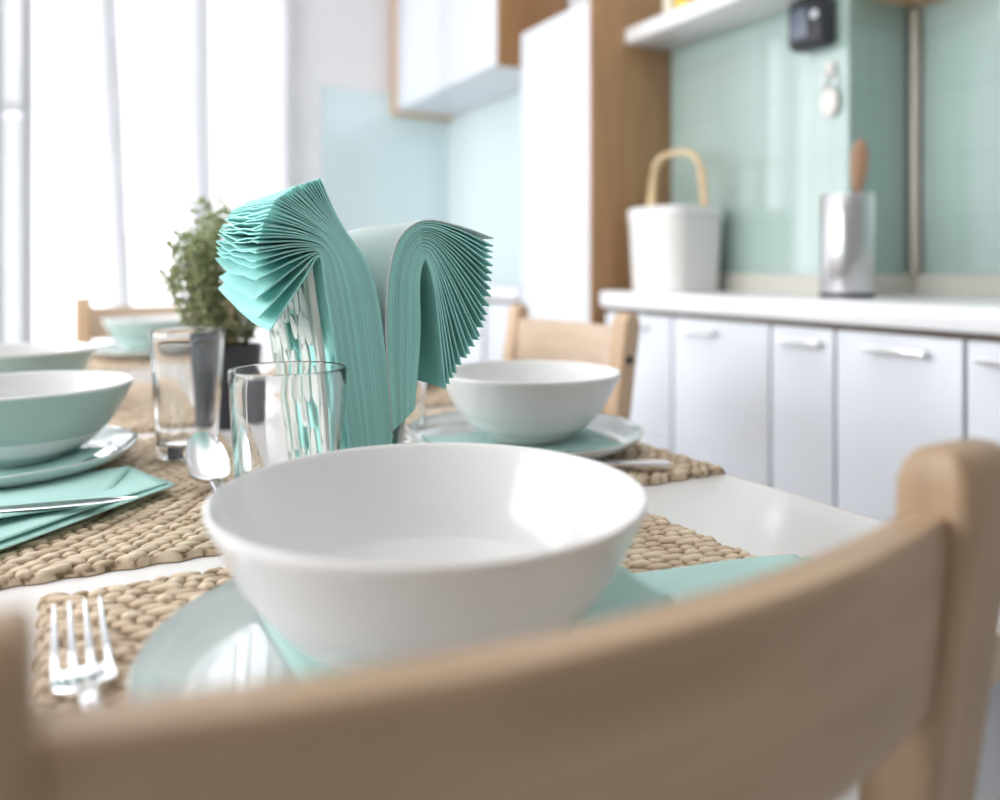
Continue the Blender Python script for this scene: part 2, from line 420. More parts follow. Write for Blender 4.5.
# shelf and what is on and under it
bm = NB(); box(bm, 1.454, XW - .009, YR + .02, 1.923, 1.624, 1.668, .004)
tag(obj('wall_shelf', bm, M['worktop']), 'white wall shelf above the green tiles, fixed to the wooden side panel', 'shelf')
bm = NB(); box(bm, 1.49, 1.54, 1.695, 1.745, 1.668, 1.86, .003)
tag(obj('carton', bm, M['yellow']), 'yellow carton standing on the white shelf, cut by the top of the photo', 'carton')
bm = NB(); box(bm, 1.485, 1.53, 1.752, 1.79, 1.668, 1.84, .003)
tag(obj('carton', bm, M['cream']), 'cream carton left of the yellow one on the white shelf', 'carton')
t = thing('wall_device', 'small black device with a grey front hung on the tiles below the white shelf', 'device', (1.60, 1.375, 1.50))
bm = NB(); box(bm, -.03, .025, -.055, .05, 0, .115, .012, 3); obj('body', bm, M['black'], t)
bm = NB(); box(bm, -.033, -.029, -.012, .034, .022, .095, .003, 2); obj('screen', bm, M['screen'], t)
bm = NB(); lathe(bm, [(0, 0), (.010, 0), (.010, .004), (0, .004)], 16)
bm.transform(Matrix.Translation((-.031, -.036, .07)) @ Matrix.Rotation(-PI / 2, 4, 'Y')); obj('dial', bm, M['handle'], t)
t = thing('hanging_tag', 'white oval tag hanging from a small hook on the green tiles near the wall edge', 'tag', (XW - .02, 1.335, 1.33))
bm = NB(); lathe(bm, [(0, -.004), (.020, -.004), (.024, 0), (.020, .004), (0, .004)], 24)
bm.transform(Matrix.Translation((0, 0, .035)) @ Matrix.Diagonal((1, 1, 1.45, 1)) @ Matrix.Rotation(PI / 2, 4, 'Y')); obj('tag_plate', bm, M['tag'], t)
bm = NB(); tube(bm, [(0, .018 * math.cos(a), .086 + .018 * math.sin(a)) for a in [2 * PI * k / 24 for k in range(25)]], .003, 8); obj('ring', bm, M['brushed'], t)
bm = NB(); tube(bm, [(.012, 0, .112), (-.004, 0, .112), (-.008, 0, .106), (-.004, 0, .101)], .003, 8)
lathe(bm, [(0, .098), (.011, .098), (.012, .112), (.011, .128), (0, .128)], 16, .006, 0); obj('hook', bm, M['tag'], t)
# rounded wooden corner shelf at the top
bm = NB(); prism(bm, [(0, 0)] + [(-.20 * math.sin(a) , -.20 * math.cos(a)) for a in [PI / 2 * k / 16 for k in range(17)]][::-1], 0, .03)
o = tag(obj('corner_shelf', bm, M['kwood2']), 'rounded wooden corner shelf above the pipe at the top edge of the photo', 'shelf'); o.location = (XB - .009, YR - .009, 1.612)

# utensil holder and spoon
t = thing('utensil_holder', 'brushed steel cylinder utensil holder with a dark base on the worktop', 'utensil holder', (1.47, 1.171, .907))
bm = NB(); lathe(bm, [(0, .010), (.052, .010), (.053, .012), (.053, .216), (.052, .218), (.050, .216), (.050, .02), (0, .02)], 64); obj('cylinder', bm, M['brushed'], t)
bm = NB(); lathe(bm, [(0, 0), (.054, 0), (.056, .003), (.055, .0098), (0, .0098)], 48); obj('base', bm, M['black'], t, label='black base ring')
t = thing('wooden_spoon', 'brown wooden spoon standing upright in the steel utensil holder', 'spoon', (1.478, 1.158, .93), math.radians(-60))
bm = NB(); tube(bm, [(-.012, .02, 0), (0, .005, .12), (.006, -.004, .20)], [.006, .006, .007], 12); obj('handle', bm, M['spoonwood'], t)
bm = NB(); ribbon(bm, [(.006, -.004, .195), (.008, -.007, .22), (.010, -.010, .25), (.012, -.013, .28), (.0135, -.015, .30), (.014, -.016, .31)], [.007, .014, .0195, .019, .012, .003], [.006, .007, .007, .006, .005, .002], 16)
obj('bowl', bm, M['spoonwood'], t)

# lidded basket with bent handle
t = thing('basket', 'white rectangular basket with rounded corners and pale bent wooden handle on the worktop', 'basket', (1.488, 1.743, .907), math.radians(4))
def rrect(w, d, r, n=6):
    out = []
    for cx, cy, a0 in ((w - r, d - r, 0), (-w + r, d - r, 90), (-w + r, -d + r, 180), (w - r, -d + r, 270)):
        for k in range(n + 1):
            a = math.radians(a0 + 90 * k / n); out.append((cx + r * math.cos(a), cy + r * math.sin(a)))
    return out
def loft_rr(bm, secs):
    rings = []
    for w, d, r, z in secs: rings.append([bm.verts.new((x, y, z)) for x, y in rrect(w, d, r)])
    n = len(rings[0])
    for a, b in zip(rings, rings[1:]):
        for k in range(n): bm.faces.new((a[k], a[(k + 1) % n], b[(k + 1) % n], b[k]))
    bm.faces.new(rings[0][::-1]); bm.faces.new(rings[-1]); return bm
bm = NB(); loft_rr(bm, [(.086, .092, .040, 0), (.090, .096, .042, .004), (.098, .104, .046, .19), (.099, .105, .046, .195), (.094, .100, .042, .195), (.086, .092, .04, .012)]); obj('body', bm, M['basket'], t)
bm = NB(); loft_rr(bm, [(.1000, .1060, .046, .1955), (.1015, .1075, .047, .199), (.1015, .1075, .047, .218), (.098, .104, .045, .226), (.088, .094, .04, .230)]); obj('lid', bm, M['china'], t)
bm = NB(); hp = spline([(-.05, .096, .20), (-.05, .096, .29), (-.05, .090, .345), (-.05, .068, .372), (-.05, .02, .380), (-.05, -.025, .374), (-.05, -.050, .345), (-.05, -.055, .29), (-.05, -.058, .20)], 40)
bm2 = [(p[0] + .055 * i / 39 + .03, p[1] - .022, p[2]) for i, p in enumerate(hp)]
ribbon(bm, bm2, [.014] * 40, [.008] * 40, 12, .6); obj('handle', bm, M['bamboo'], t, label='pale bent wooden arch handle')

# ------------------------------------------------------------------ table
TZ = .75; MZ = .760
t = thing('dining_table', 'long white dining table with smooth glossy top', 'table', (.175, 1.29, 0))
bm = NB(); box(bm, -.4535, .4535, -1.0005, 1.0085, .722, TZ, .0015, 2); obj('tabletop', bm, M['top'], t)
bm = NB()
for a in ((-.4555, .4555, -1.0025, -1.001), (-.4555, .4555, 1.009, 1.0105), (-.4555, -.454, -1.001, 1.009), (.454, .4555, -1.001, 1.009)): box(bm, *a, .7222, .7492)
obj('edge_band', bm, M['pwoodx'], t, False, label='tan wooden edge of the tabletop')
bm = NB()
for s in (-1, 1): box(bm, s * .40 - .01, s * .40 + .01, -.92, .92, .655, .7215); box(bm, -.39, .39, s * .93 - .01, s * .93 + .01, .655, .7215)
obj('apron', bm, M['white'], t, False)
for sx in (-1, 1):
    for sy in (-1, 1):
        bm = NB(); box(bm, sx * .41 - .025, sx * .41 + .025, sy * .945 - .025, sy * .945 + .025, 0, .7215, .004); obj('leg', bm, M['white'], t)

# ------------------------------------------------------------------ chairs: origin on the floor under the seat, sitter faces +Y
def make_chair(label, group, wa, wx):
    t = thing('dining_chair', label, 'chair', (0, 0, 0), 0, group)
    for s in (-1, 1):
        bm = NB()                              # raked rear post, sections along its height
        secs = [(-.170, 0), (-.195, .30), (-.198, .45), (-.203, .62), (-.2195, .76), (-.2335, .86)]
        prof = []
        y0s = spline([(a, z) for a, z in secs], 22)
        w = .0205; dep = .0175
        rings = []
        def ring(yc, z, w_, d_): return [bm.verts.new((s * .185 + ux * w_, yc + uy * d_, z)) for ux, uy in rrect(1, 1, .34, 3)]
        for yc, z in y0s: rings.append(ring(yc, z, w, dep))
        for k in range(1, 8):                  # rounded head
            a = PI / 2 * k / 7.3; rings.append(ring(-.2335 - .0035 * k / 7, .872 + .0215 * math.sin(a), w - .003 * (1 - math.cos(a)), dep * (.25 + .75 * math.cos(a))))
        n = len(rings[0])
        for a, b in zip(rings, rings[1:]):
            for k in range(n): bm.faces.new((a[k], a[(k + 1) % n], b[(k + 1) % n], b[k]))
        bm.faces.new(rings[0][::-1]); bm.faces.new(rings[-1])
        p = obj('rear_post', bm, wa, t)
        bm = NB(); lathe(bm, [(0, 0), (.0075, 0), (.0075, .0012), (.0045, .0012), (.0045, .0004), (0, .0004)], 20)
        bm.transform(Matrix.Translation((s * .2052, -.226, .815)) @ Matrix.Rotation(s * PI / 2, 4, 'Y')); obj('bolt', bm, M['black'], p, label='dark bolt hole')
        bm = NB(); box(bm, s * .185 - .019, s * .185 + .019, .165, .203, 0, .428, .005); obj('front_leg', bm, wa, t)
    def rail(z0, z1, y, bow, th, name):
        bm = NB(); nn = 25; rings = []
        for i in range(nn):
            f = i / (nn - 1) * 2 - 1; x = f * .1648; yc = y - bow * (1 - f * f)
            sec = []
            for ux, uz in rrect(1, 1, .28, 4):
                zz = (z0 + z1) / 2 + uz * (z1 - z0) / 2
                sec.append(bm.verts.new((x, yc + ux * th / 2 + (zz - .8) * -.1, zz)))
            rings.append(sec)
        n = len(rings[0])
        for a, b in zip(rings, rings[1:]):
            for k in range(n): bm.faces.new((a[k], a[(k + 1) % n], b[(k + 1) % n], b[k]))
        bm.faces.new(rings[0][::-1]); bm.faces.new(rings[-1]); return obj(name, bm, wx, t)
    rail(.779, .866, -.2275, .026, .021, 'top_rail'); rail(.62, .668, -.222, .006, .018, 'lower_rail')
    bm = NB(); box(bm, -.205, .205, -.172, .215, .428, .452, .009, 3); obj('seat', bm, wx, t)
    bm = NB()
    for s in (-1, 1): box(bm, s * .185 - .010, s * .185 + .010, -.16, .164, .375, .4275); 
    box(bm, -.165, .165, .175, .195, .375, .4275); box(bm, -.164, .164, -.20, -.18, .375, .4275)
    obj('seat_frame', bm, wa, t, False)
    for s in (-1, 1):
        bm = NB(); box(bm, s * .185 - .008, s * .185 + .008, -.175, .164, .16, .185, .003, 1); obj('stretcher', bm, wa, t)
    return t
near = make_chair('blurred brown wooden chair in the foreground with its curved back rail across the photo', 'dining chairs around the table', M['cwood'], M['cwoodx'])
near.location = (.1572, .4505, 0); near.rotation_euler = (0, 0, math.radians(.8))
second = make_chair('light wooden chair on the right of the table behind the right-hand bowl', 'dining chairs around the table', M['pwood'], M['pwoodx'])
second.location = (.616, 1.306, 0); second.rotation_euler = (0, 0, PI / 2)
dup(second, (.240, 2.19, 0), PI, 'orange-brown wooden chair at the far end of the table by the curtain', 'dining chairs around the table')

# ------------------------------------------------------------------ placemats
def make_mat(name, swap=False):
    W, D = .466, .315; bm = NB(); nx, ny = 300, 210
    cw, ch = .0165, .0098
    lay = bm.verts.layers.float_color.new('hgt')
    rnd = random.Random(5); jit = {}
    g = []
    for i in range(nx + 1):
        col = []
        for j in range(ny + 1):
            x = W * (i / nx - .5); y = D * (j / ny - .5)
            if swap: x, y = y, x
            yy = y + .0016 * math.sin(x * 31) + .001 * math.sin(x * 83 + 1)
            row = math.floor(yy / ch + .5); xo = x + (.5 * cw if row % 2 else 0) + .005 * math.sin(row * 12.9) + .0035 * math.sin(x * 140 + row * 7.7)
            cell = math.floor(xo / cw + .5)
            if (row, cell) not in jit: jit[(row, cell)] = (rnd.uniform(.0, .5), rnd.uniform(.62, 1.12), rnd.uniform(-.15, .15))
            sk, hh, tw = jit[(row, cell)]
            u = (xo / cw - cell) * 2; v = (yy / ch - row) * 2
            v2 = v + sk * u
            h = max(0, 1 - (abs(u) ** 2.3) * .92 - (abs(v2) ** 2.2) * .85)
            h = h ** .42 * hh
            h *= .93 + .07 * math.sin((u * 3 + v2 * 6 + tw * 20))
            if swap: x, y = y, x
            ed = min(W / 2 - abs(x), D / 2 - abs(y))
            z = .0045 + .0046 * h
            if ed < .004: z *= max(0.2, math.sqrt(max(0, 1 - (1 - ed / .004) ** 2)))
            wob = .0018 * (math.sin(y * 210) * (abs(x) / (W / 2)) ** 8) * (1 if x > 0 else -1)
            wob2 = .0016 * (math.sin(x * 190) * (abs(y) / (D / 2)) ** 8) * (1 if y > 0 else -1)
            v_ = bm.verts.new((x + wob, y + wob2, z)); hv = h; v_[lay] = (hv, hv, hv, 1); col.append(v_)
        g.append(col)
    for i in range(nx):
        for j in range(ny): bm.faces.new((g[i][j], g[i + 1][j], g[i + 1][j + 1], g[i][j + 1]))
    border = [g[i][0] for i in range(nx + 1)] + [g[nx][j] for j in range(1, ny + 1)] + [g[i][ny] for i in range(nx - 1, -1, -1)] + [g[0][j] for j in range(ny - 1, 0, -1)]
    low = []
    for v in border:
        q = bm.verts.new((v.co.x, v.co.y, .0005)); q[lay] = (.1, .1, .1, 1); low.append(q)
    n = len(border)
    for k in range(n): bm.faces.new((border[k], low[k], low[(k + 1) % n], border[(k + 1) % n]))
    bm.faces.new(low)
    return obj(name, bm, M['seagrass'])
gm = 'woven placemats on the table'
mat0 = tag(make_mat('placemat'), 'woven seagrass placemat in the foreground under the large near bowl', 'placemat', gm); mat0.location = (.222, .449, TZ)
mat1 = make_mat('placemat', True); mat1_data = mat1.data; bpy.data.objects.remove(mat1)
def place_mat(x, y, rz, label):
    o = mat0.copy(); C.objects.link(o)
    if abs(rz) < 2: o.data = mat1_data
    o.location = (x, y, TZ); o.rotation_euler = (0, 0, rz); o['label'] = label; return o
place_mat(.0265, .884, PI / 2, 'woven seagrass placemat at the left under the nearer left bowl and spoon')
place_mat(.468, .884, -PI / 2, 'woven seagrass placemat at the right under the right-hand bowl and knife')
place_mat(.0265, 1.412, PI / 2, 'woven seagrass placemat under the second left bowl, beyond the back tumbler')
place_mat(.468, 1.412, -PI / 2, 'woven seagrass placemat beyond the right-hand bowl in front of the light wooden chair')
place_mat(.19, 2.115, PI, 'woven seagrass placemat at the far end of the table under the farthest bowl')

# ------------------------------------------------------------------ crockery
def plate_z(r, R=.137):
    """upper surface of the plate over its own base"""
    q = r / R
    if q < .80: return .008 + .0015 * q * q
    return .00896 + .0012 * (q - .8) + .013 * ((q - .80) / .20) ** 1.7
def make_plate():
    R = .137; top = [(0, plate_z(0))] + [(R * k / 24, plate_z(R * k / 24)) for k in range(1, 25)]
    prof = top + [(R + .0010, .0243), (R + .0018, .0232), (R + .0010, .0212), (R - .005, .0150), (R * .84, .0060), (R * .74, .0042), (R * .60, 0), (R * .54, 0), (R * .52, .003), (0, .003)]
    bm = NB(); lathe(bm, prof, 96); return obj('plate', bm, M['plate'])
def make_bowl(R=.107, H=.075, outer_mat=None):
    bm = NB()
    inner = spline([(R - .0035, H), (R - .014, H * .70), (R - .031, H * .34), (R - .052, H * .13), (.026, .0065), (0.001, .006)], 34)
    outer = spline([(.050, .002), (.056, .006), (R - .040, H * .25), (R - .022, H * .46), (R - .010, H * .72), (R - .0008, H - .004)], 30)
    prof = [(0, .003), (.040, .003), (.043, 0), (.048, 0)] + outer + [(R, H - .0015), (R - .0006, H + .0006), (R - .0018, H + .0012), (R - .003, H + .0006)] + inner[:-1] + [(0, .006)]
    lathe(bm, prof, 112)
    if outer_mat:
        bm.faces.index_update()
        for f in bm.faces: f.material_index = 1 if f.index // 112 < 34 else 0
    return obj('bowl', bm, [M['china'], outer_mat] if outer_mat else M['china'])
gp = 'white dinner plates'; gb = 'white bowls'
plate0 = tag(make_plate(), 'white dinner plate under the large bowl in the foreground', 'plate', gp); plate0.location = (.165, .387, MZ)
bowl0 = tag(make_bowl(.1130, .0815), 'large white bowl in the centre foreground', 'bowl', gb); bowl0.location = (.172, .395, MZ + .0115)
def place_plate(x, y, label):
    o = plate0.copy(); C.objects.link(o); o.location = (x, y, MZ); o['label'] = label; return o
bowl1 = None
def place_bowl(x, y, label, s=.945, tinted=False):
    global bowl1
    o = bowl0.copy()
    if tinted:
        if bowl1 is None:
            tmp = make_bowl(.1130, .0815, M['tealspill']); bowl1 = tmp.data; bpy.data.objects.remove(tmp)
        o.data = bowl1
    C.objects.link(o); o.location = (x, y, MZ + .0115); o.scale = (s, s, s); o['label'] = label; return o
place_plate(.476, .823, 'white dinner plate with mint napkin under the right-hand bowl'); place_bowl(.487, .828, 'white bowl on the right in front of the light wooden chair')
place_plate(-.062, .987, 'white dinner plate at the left edge under the nearer left bowl'); place_bowl(-.035, .987, 'white bowl with teal napkin glow painted on its outside, nearer of the two at the left edge', tinted=True)
place_plate(-.06, 1.425, 'white dinner plate under the second left bowl, farther from the camera'); place_bowl(-.055, 1.42, 'white bowl with painted teal napkin glow behind the nearer one at the left edge of the photo', tinted=True)
place_plate(.19, 2.12, 'white dinner plate at the far end of the table by the end chair'); place_bowl(.195, 2.13, 'small-looking distant white bowl with painted teal napkin glow at the far end of the table left of the plant', tinted=True)
place_plate(.476, 1.40, 'white dinner plate beyond the right-hand bowl, mostly hidden by the napkins'); place_bowl(.487, 1.41, 'white bowl on the far right plate hidden behind the right-hand bowl and napkins')

# ------------------------------------------------------------------ flat napkins that drape over plate and mat
def drape(x, y, pl, R=.137):
    r = math.hypot(x - pl[0], y - pl[1])
    if r <= R: return MZ + plate_z(r) + .0012
    q = (r - R) / .05
    return MZ + .0245 * max(0, 1 - q) ** 2 + .0015 + (.0006 if q > 1 else 0)
def flat_napkin(o, ax, L, W, label, group, mat, zf, lay=2, flap=0, seed=1, nu=46, nv=26, quad=None):
    """o: corner, ax: direction angle of its long side; folded in layers, the upper one a little short"""
    rnd = random.Random(seed); dx, dy = math.cos(ax), math.sin(ax); t = thing('paper_napkin', label, 'napkin', (o[0], o[1], MZ), 0, group)
    for l in range(lay):
        bm = NB(); g = []; sh = 1 - .03 * l
        for i in range(nu + 1):
            col = []
            for j in range(nv + 1):
                a = L * sh * i / nu; b = W * (1 - .02 * l) * j / nv
                x = o[0] + a * dx - b * dy; y = o[1] + a * dy + b * dx
                if quad:
                    x, y = lerp(lerp(quad[0], quad[1], i / nu * sh), lerp(quad[3], quad[2], i / nu * sh), j / nv)
                z = zf(x, y) + .0016 * l + .0012 * math.sin(a * 40 + seed) * math.sin(b * 33 + l) * (.4 + l)
                if flap and l == lay - 1:
                    q = max(0, i / nu - .62) / .38; z += flap * q * q * (1 - j / nv)
                col.append(bm.verts.new((x - o[0], y - o[1], max(z, MZ + .0008) - MZ)))
            g.append(col)
        for i in range(nu):
            for j in range(nv): bm.faces.new((g[i][j], g[i + 1][j], g[i + 1][j + 1], g[i][j + 1]))
        s = obj('napkin_layer', bm, mat, t)
        md = s.modifiers.new('thick', 'SOLIDIFY'); md.thickness = .0007; md.offset = 1
    return t
gn = 'flat napkins at the place settings'
pl = (.165, .387)
flat_napkin((.098, .505), 0, .345, -.165, 'pale mint paper napkin spread under the large foreground bowl towards the right', gn, M['mint'], lambda x, y: drape(x, y, pl), 2, 0, 2, quad=[(.100, .505), (.475, .410), (.455, .30), (.103, .33)])
pr = (.476, .823)
flat_napkin((.376, .890), math.radians(-8), .205, -.135, 'mint paper napkin lying on the right-hand plate under its bowl', gn, M['mint'], lambda x, y: drape(x, y, pr), 2, .004, 4)
pf = (-.062, .987)
flat_napkin((-.15, .83), math.radians(24), .222, .14, 'teal paper napkin on the nearer left plate with its edge curling up', gn, M['teal2'], lambda x, y: drape(x, y, pf), 2, .012, 6)
pg = (-.06, 1.425)
flat_napkin((-.16, 1.30), math.radians(4), .18, .165, 'teal paper napkin on the farther left plate', gn, M['teal2'], lambda x, y: drape(x, y, pg), 2, .006, 7)
ph = (.19, 2.12)
flat_napkin((.09, 2.02), math.radians(0), .17, .165, 'teal paper napkin on the farthest plate at the end of the table', gn, M['teal2'], lambda x, y: drape(x, y, ph), 2, .004, 8)
pq = (.476, 1.40)
flat_napkin((.372, 1.48), math.radians(-12), .2, -.165, 'mint paper napkin on the plate beyond the right-hand setting', gn, M['mint'], lambda x, y: drape(x, y, pq), 2, .003, 9)
# napkin lying on the left mat with a knife on it
def mat_z(x, y): return TZ + .0125
lp = thing('paper_napkin', 'teal folded napkin lying on the left placemat with a knife on top', 'napkin', (0, 0, 0), 0, gn)
def napkin_poly(name, corners, z, lift, seed):
    """quad of paper between four corners (x,y); lift raises one edge"""
    bm = NB(); g = []; nu, nv = 30, 22
    for i in range(nu + 1):
        col = []
        for j in range(nv + 1):
            a, b = i / nu, j / nv
            p = lerp(lerp(corners[0], corners[1], a), lerp(corners[3], corners[2], a), b)
            zz = z + .0016 * math.sin(a * 7 + seed) * math.sin(b * 5 + 1) + lift(a, b)
            col.append(bm.verts.new((p[0], p[1], zz)))
        g.append(col)
    for i in range(nu):
        for j in range(nv): bm.faces.new((g[i][j], g[i + 1][j], g[i + 1][j + 1], g[i][j + 1]))
    s = obj(name, bm, M['teal2'], lp); md = s.modifiers.new('thick', 'SOLIDIFY'); md.thickness = .0009; md.offset = 1
    return s
napkin_poly('napkin_layer', [(-.20, .56), (.096, .816), (.069, .905), (-.20, .88)], TZ + .0135, lambda a, b: .0015 * a, 1)
napkin_poly('napkin_layer', [(-.20, .575), (.090, .820), (.066, .903), (-.20, .88)], TZ + .0160, lambda a, b: .0015 * a, 2)
napkin_poly('napkin_fold', [(-.20, .690), (.030, .775), (.064, .905), (-.20, .885)], TZ + .0185, lambda a, b: .005 * (1 - b) * math.sin(PI * min(1, a * 1.05)), 3)

# ------------------------------------------------------------------ cutlery
def make_fork():
    t = thing('fork', 'steel fork on the foreground placemat at the left of the large plate', 'fork', (.010, .44, TZ + .013))
    hz = spline([(0, -.20, .006), (0, -.15, .004), (0, -.08, .009), (0, -.035, .013), (0, -.005, .006)], 24)
    ws = [.0062 - .0022 * (i / 23) ** .7 for i in range(24)]; ws[-1] = .0052; ws[-2] = .0046
    bm = NB(); ribbon(bm, hz, ws, [.0022] * 24, 14, .7); obj('handle', bm, M['chrome'], t)
    bm = NB(); hd = spline([(0, -.010, .007), (0, .000, .0045), (0, .012, .0025), (0, .024, .0015)], 12)
    ribbon(bm, hd, [.0050, .0062, .0085, .0112, .0132, .0142, .0147, .0149, .015, .015, .015, .015], [.0017] * 12, 16, .6); obj('fork_head', bm, M['chrome'], t)
    for k in range(4):
        x = -.0125 + k * .00835; bm = NB()
        pt = spline([(x, .021, .0016), (x * .99, .045, .0022), (x * .97, .07, .0060), (x * .95, .092, .0125)], 14)
        ribbon(bm, pt, [.0026 - .0014 * (i / 13) for i in range(14)], [.0015 - .0006 * (i / 13) for i in range(14)], 10, .7); obj('tine', bm, M['chrome'], t)
    return t
fk = make_fork(); fk.rotation_euler = (0, 0, math.radians(1.5))
fk.location = (.0115, .445, TZ + .0125)

def make_spoon(label, loc, rz):
    t = thing('spoon', label, 'spoon', loc, rz)
    bm = NB(); n = 20; rings = []
    def P(u, k, off):                       # u along the bowl 0..1, k round half section -1..1
        L = .066; wv = .0212 * max(.06, (1 - abs(2 * u - 1) ** 2.5)) ** .5 * (.97 - .08 * u)
        dp = .0105 * math.sin(PI * min(1, u)) ** .8
        x = wv * math.sin(k * PI / 2); y = L * u
        z = -dp * math.cos(k * PI / 2) + .028 * u * u * .9 + .008 * u
        return (x, y, z + off)
    for off, flip in ((0, 0), (-.0012, 1)):
        g = [[bm.verts.new(P(i / 24, j / 8 - 1, off)) for j in range(17)] for i in range(25)]
        rings.append(g)
        for i in range(24):
            for j in range(16): bm.faces.new((g[i][j], g[i + 1][j], g[i + 1][j + 1], g[i][j + 1]))
    a, b = rings
    for i in range(24):
        bm.faces.new((a[i][0], b[i][0], b[i + 1][0], a[i + 1][0])); bm.faces.new((a[i][16], a[i + 1][16], b[i + 1][16], b[i][16]))
    bmesh.ops.remove_doubles(bm, verts=bm.verts, dist=.0003)
    obj('bowl', bm, M['satin'], t)
    bm = NB(); hp = spline([(0, .004, -.0015), (0, -.012, -.004), (0, -.04, -.0075), (0, -.09, -.0085), (0, -.135, -.006)], 24)
    ribbon(bm, hp, [.0052] * 6 + [.0052 + .0028 * (i / 17) for i in range(18)], [.0018] * 24, 14, .7); obj('handle', bm, M['chrome'], t)
    return t
make_spoon('steel spoon on the left placemat in front of the back tumbler, bowl end raised', (.1275, .792, TZ + .0235), math.radians(3))
def make_knife(label, loc, rz, part='blade'):
    t = thing('knife', label, 'knife', loc, rz, 'table knives')
    bm = NB(); ribbon(bm, spline([(0, 0, .0015), (0, .05, .0025), (0, .095, .0025)], 16), [.0085 - .002 * abs(i / 15 - .4) for i in range(16)], [.0032] * 16, 14, .7); obj('handle', bm, M['chrome'], t)
    bm = NB(); ribbon(bm, [(0, .094, .0025), (.001, .10, .0025), (.001, .14, .0022), (.0, .185, .0020), (-.002, .205, .0018)], [.0055, .0085, .0095, .0085, .002], [.002, .0012, .0009, .0008, .0005], 12, .8); obj('blade', bm, M['chrome'], t)
    return t
make_knife('steel knife lying across the teal napkin on the left placemat', (-.145, .785, TZ + .023), math.radians(-90 - 8 ))
make_knife('steel knife on the right placemat in front of the right-hand plate', (.562, .668, TZ + .0135), math.radians(64))

# ------------------------------------------------------------------ tumblers
def make_tumbler(label, loc):
    R, r0, H = .0400, .0315, .140; w = .0026; fl = .014
    prof = [(0, 0.0015), (r0 - .006, .0015), (r0 - .003, 0), (r0 - .001, .0008), (r0, .003)]
    for k in range(1, 13): f = k / 12; prof.append((r0 + (R - r0) * f ** .9, .003 + (H - .004) * f))
    prof += [(R - .0003, H), (R - w * .5, H + .0007), (R - w + .0003, H)]
    for k in range(11, -1, -1):
        f = k / 12; prof.append((r0 - w + (R - r0) * f ** .9, fl + .004 + (H - .005 - fl) * f))
    prof += [(r0 - w - .003, fl + .001), (r0 - w - .008, fl), (0, fl)]
    bm = NB(); lathe(bm, prof, 72)
    o = tag(obj('tumbler', bm, M['glass']), label, 'glass', 'clear glass tumblers'); o.location = loc; return o
g0 = make_tumbler('clear glass tumbler in front, before the napkin holder', (.1395, .566, MZ + .0005))
def place_glass(x, y, label):
    o = g0.copy(); C.objects.link(o); o.location = (x, y, MZ + .0005); o['label'] = label
place_glass(.126, .968, 'clear glass tumbler farther back at the left, before the plant pot')
place_glass(.363, .935, 'clear glass tumbler behind the right napkin fan, left of the right-hand bowl')

# ------------------------------------------------------------------ napkin holder and the two fans of napkins
HY0, HY1 = .600, .765
t = thing('napkin_holder', 'pale enamel napkin holder with pierced leaf pattern holding teal napkins', 'napkin holder', (.2145, (HY0 + HY1) / 2, TZ))
HD = (HY1 - HY0) / 2
bm = NB(); box(bm, -.022, .020, -HD + .004, HD - .004, 0.0, .006, .002); obj('base', bm, M['holder'], t)
def pierced_panel(s):
    """side panel in local (b along Y, c up) coordinates: frame, stems and leaves"""
    bm = NB(); HT = .222; rnd = random.Random(11)
    def P(b, c, off=0):
        lean = .019 + .032 * c / HT if s < 0 else .014 + .021 * c / HT
        return Vector((s * lean + s * off, b, c))
    def leaf(b, c, L, wv, ang):
        n = 14; top = []; bot = []
        for off, lst in ((.0011, top), (-.0011, bot)):
            for k in range(n):
                a = 2 * PI * k / n; x = L / 2 * math.cos(a); y = wv / 2 * math.sin(a) * (1 - .35 * math.cos(a))
                bb = b + x * math.cos(ang) - y * math.sin(ang); cc = c + x * math.sin(ang) + y * math.cos(ang)
                lst.append(bm.verts.new(P(max(-HD + .002, min(HD - .002, bb)), max(.002, min(HT, cc)), off)))
        bm.faces.new(top); bm.faces.new(bot[::-1])
        for k in range(n): bm.faces.new((top[k], bot[k], bot[(k + 1) % n], top[(k + 1) % n]))
    fr = [(-HD + .003, .003), (-HD + .003, HT), (HD - .003, HT), (HD - .003, .003)]
    for (b0, c0), (b1, c1) in zip(fr, fr[1:] + fr[:1]):
        pts = [P(b0 + (b1 - b0) * k / 8, c0 + (c1 - c0) * k / 8) for k in range(9)]; tube(bm, pts, .0030, 8)
    ns = 4
    for i in range(ns):
        b = -HD + .017 + i * (2 * HD - .034) / (ns - 1); ph = rnd.uniform(0, 6)
        pts = [P(b + .004 * math.sin(c * 60 + ph), c) for c in [.004 + (HT - .006) * k / 24 for k in range(25)]]
        ribbon(bm, pts, [.0018] * 25, [.0018] * 25, 6)
        c = .016 + rnd.uniform(0, .02)
        while c < HT - .014:
            sd = rnd.choice((-1, 1)); L = rnd.uniform(.027, .034)
            leaf(b + sd * .011 + .004 * math.sin(c * 60 + ph), c, L, rnd.uniform(.017, .021), PI / 2 - sd * rnd.uniform(.15, .45)); c += rnd.uniform(.020, .026)
            if rnd.random() < .5: leaf(b - sd * .011, c, L * .8, .016, PI / 2 + sd * rnd.uniform(.3, .7))
    return bm
obj('side_panel', pierced_panel(-1), M['holder'], t, label='pierced leaf-pattern panel facing left')
obj('side_panel', pierced_panel(1), M['holder'], t)

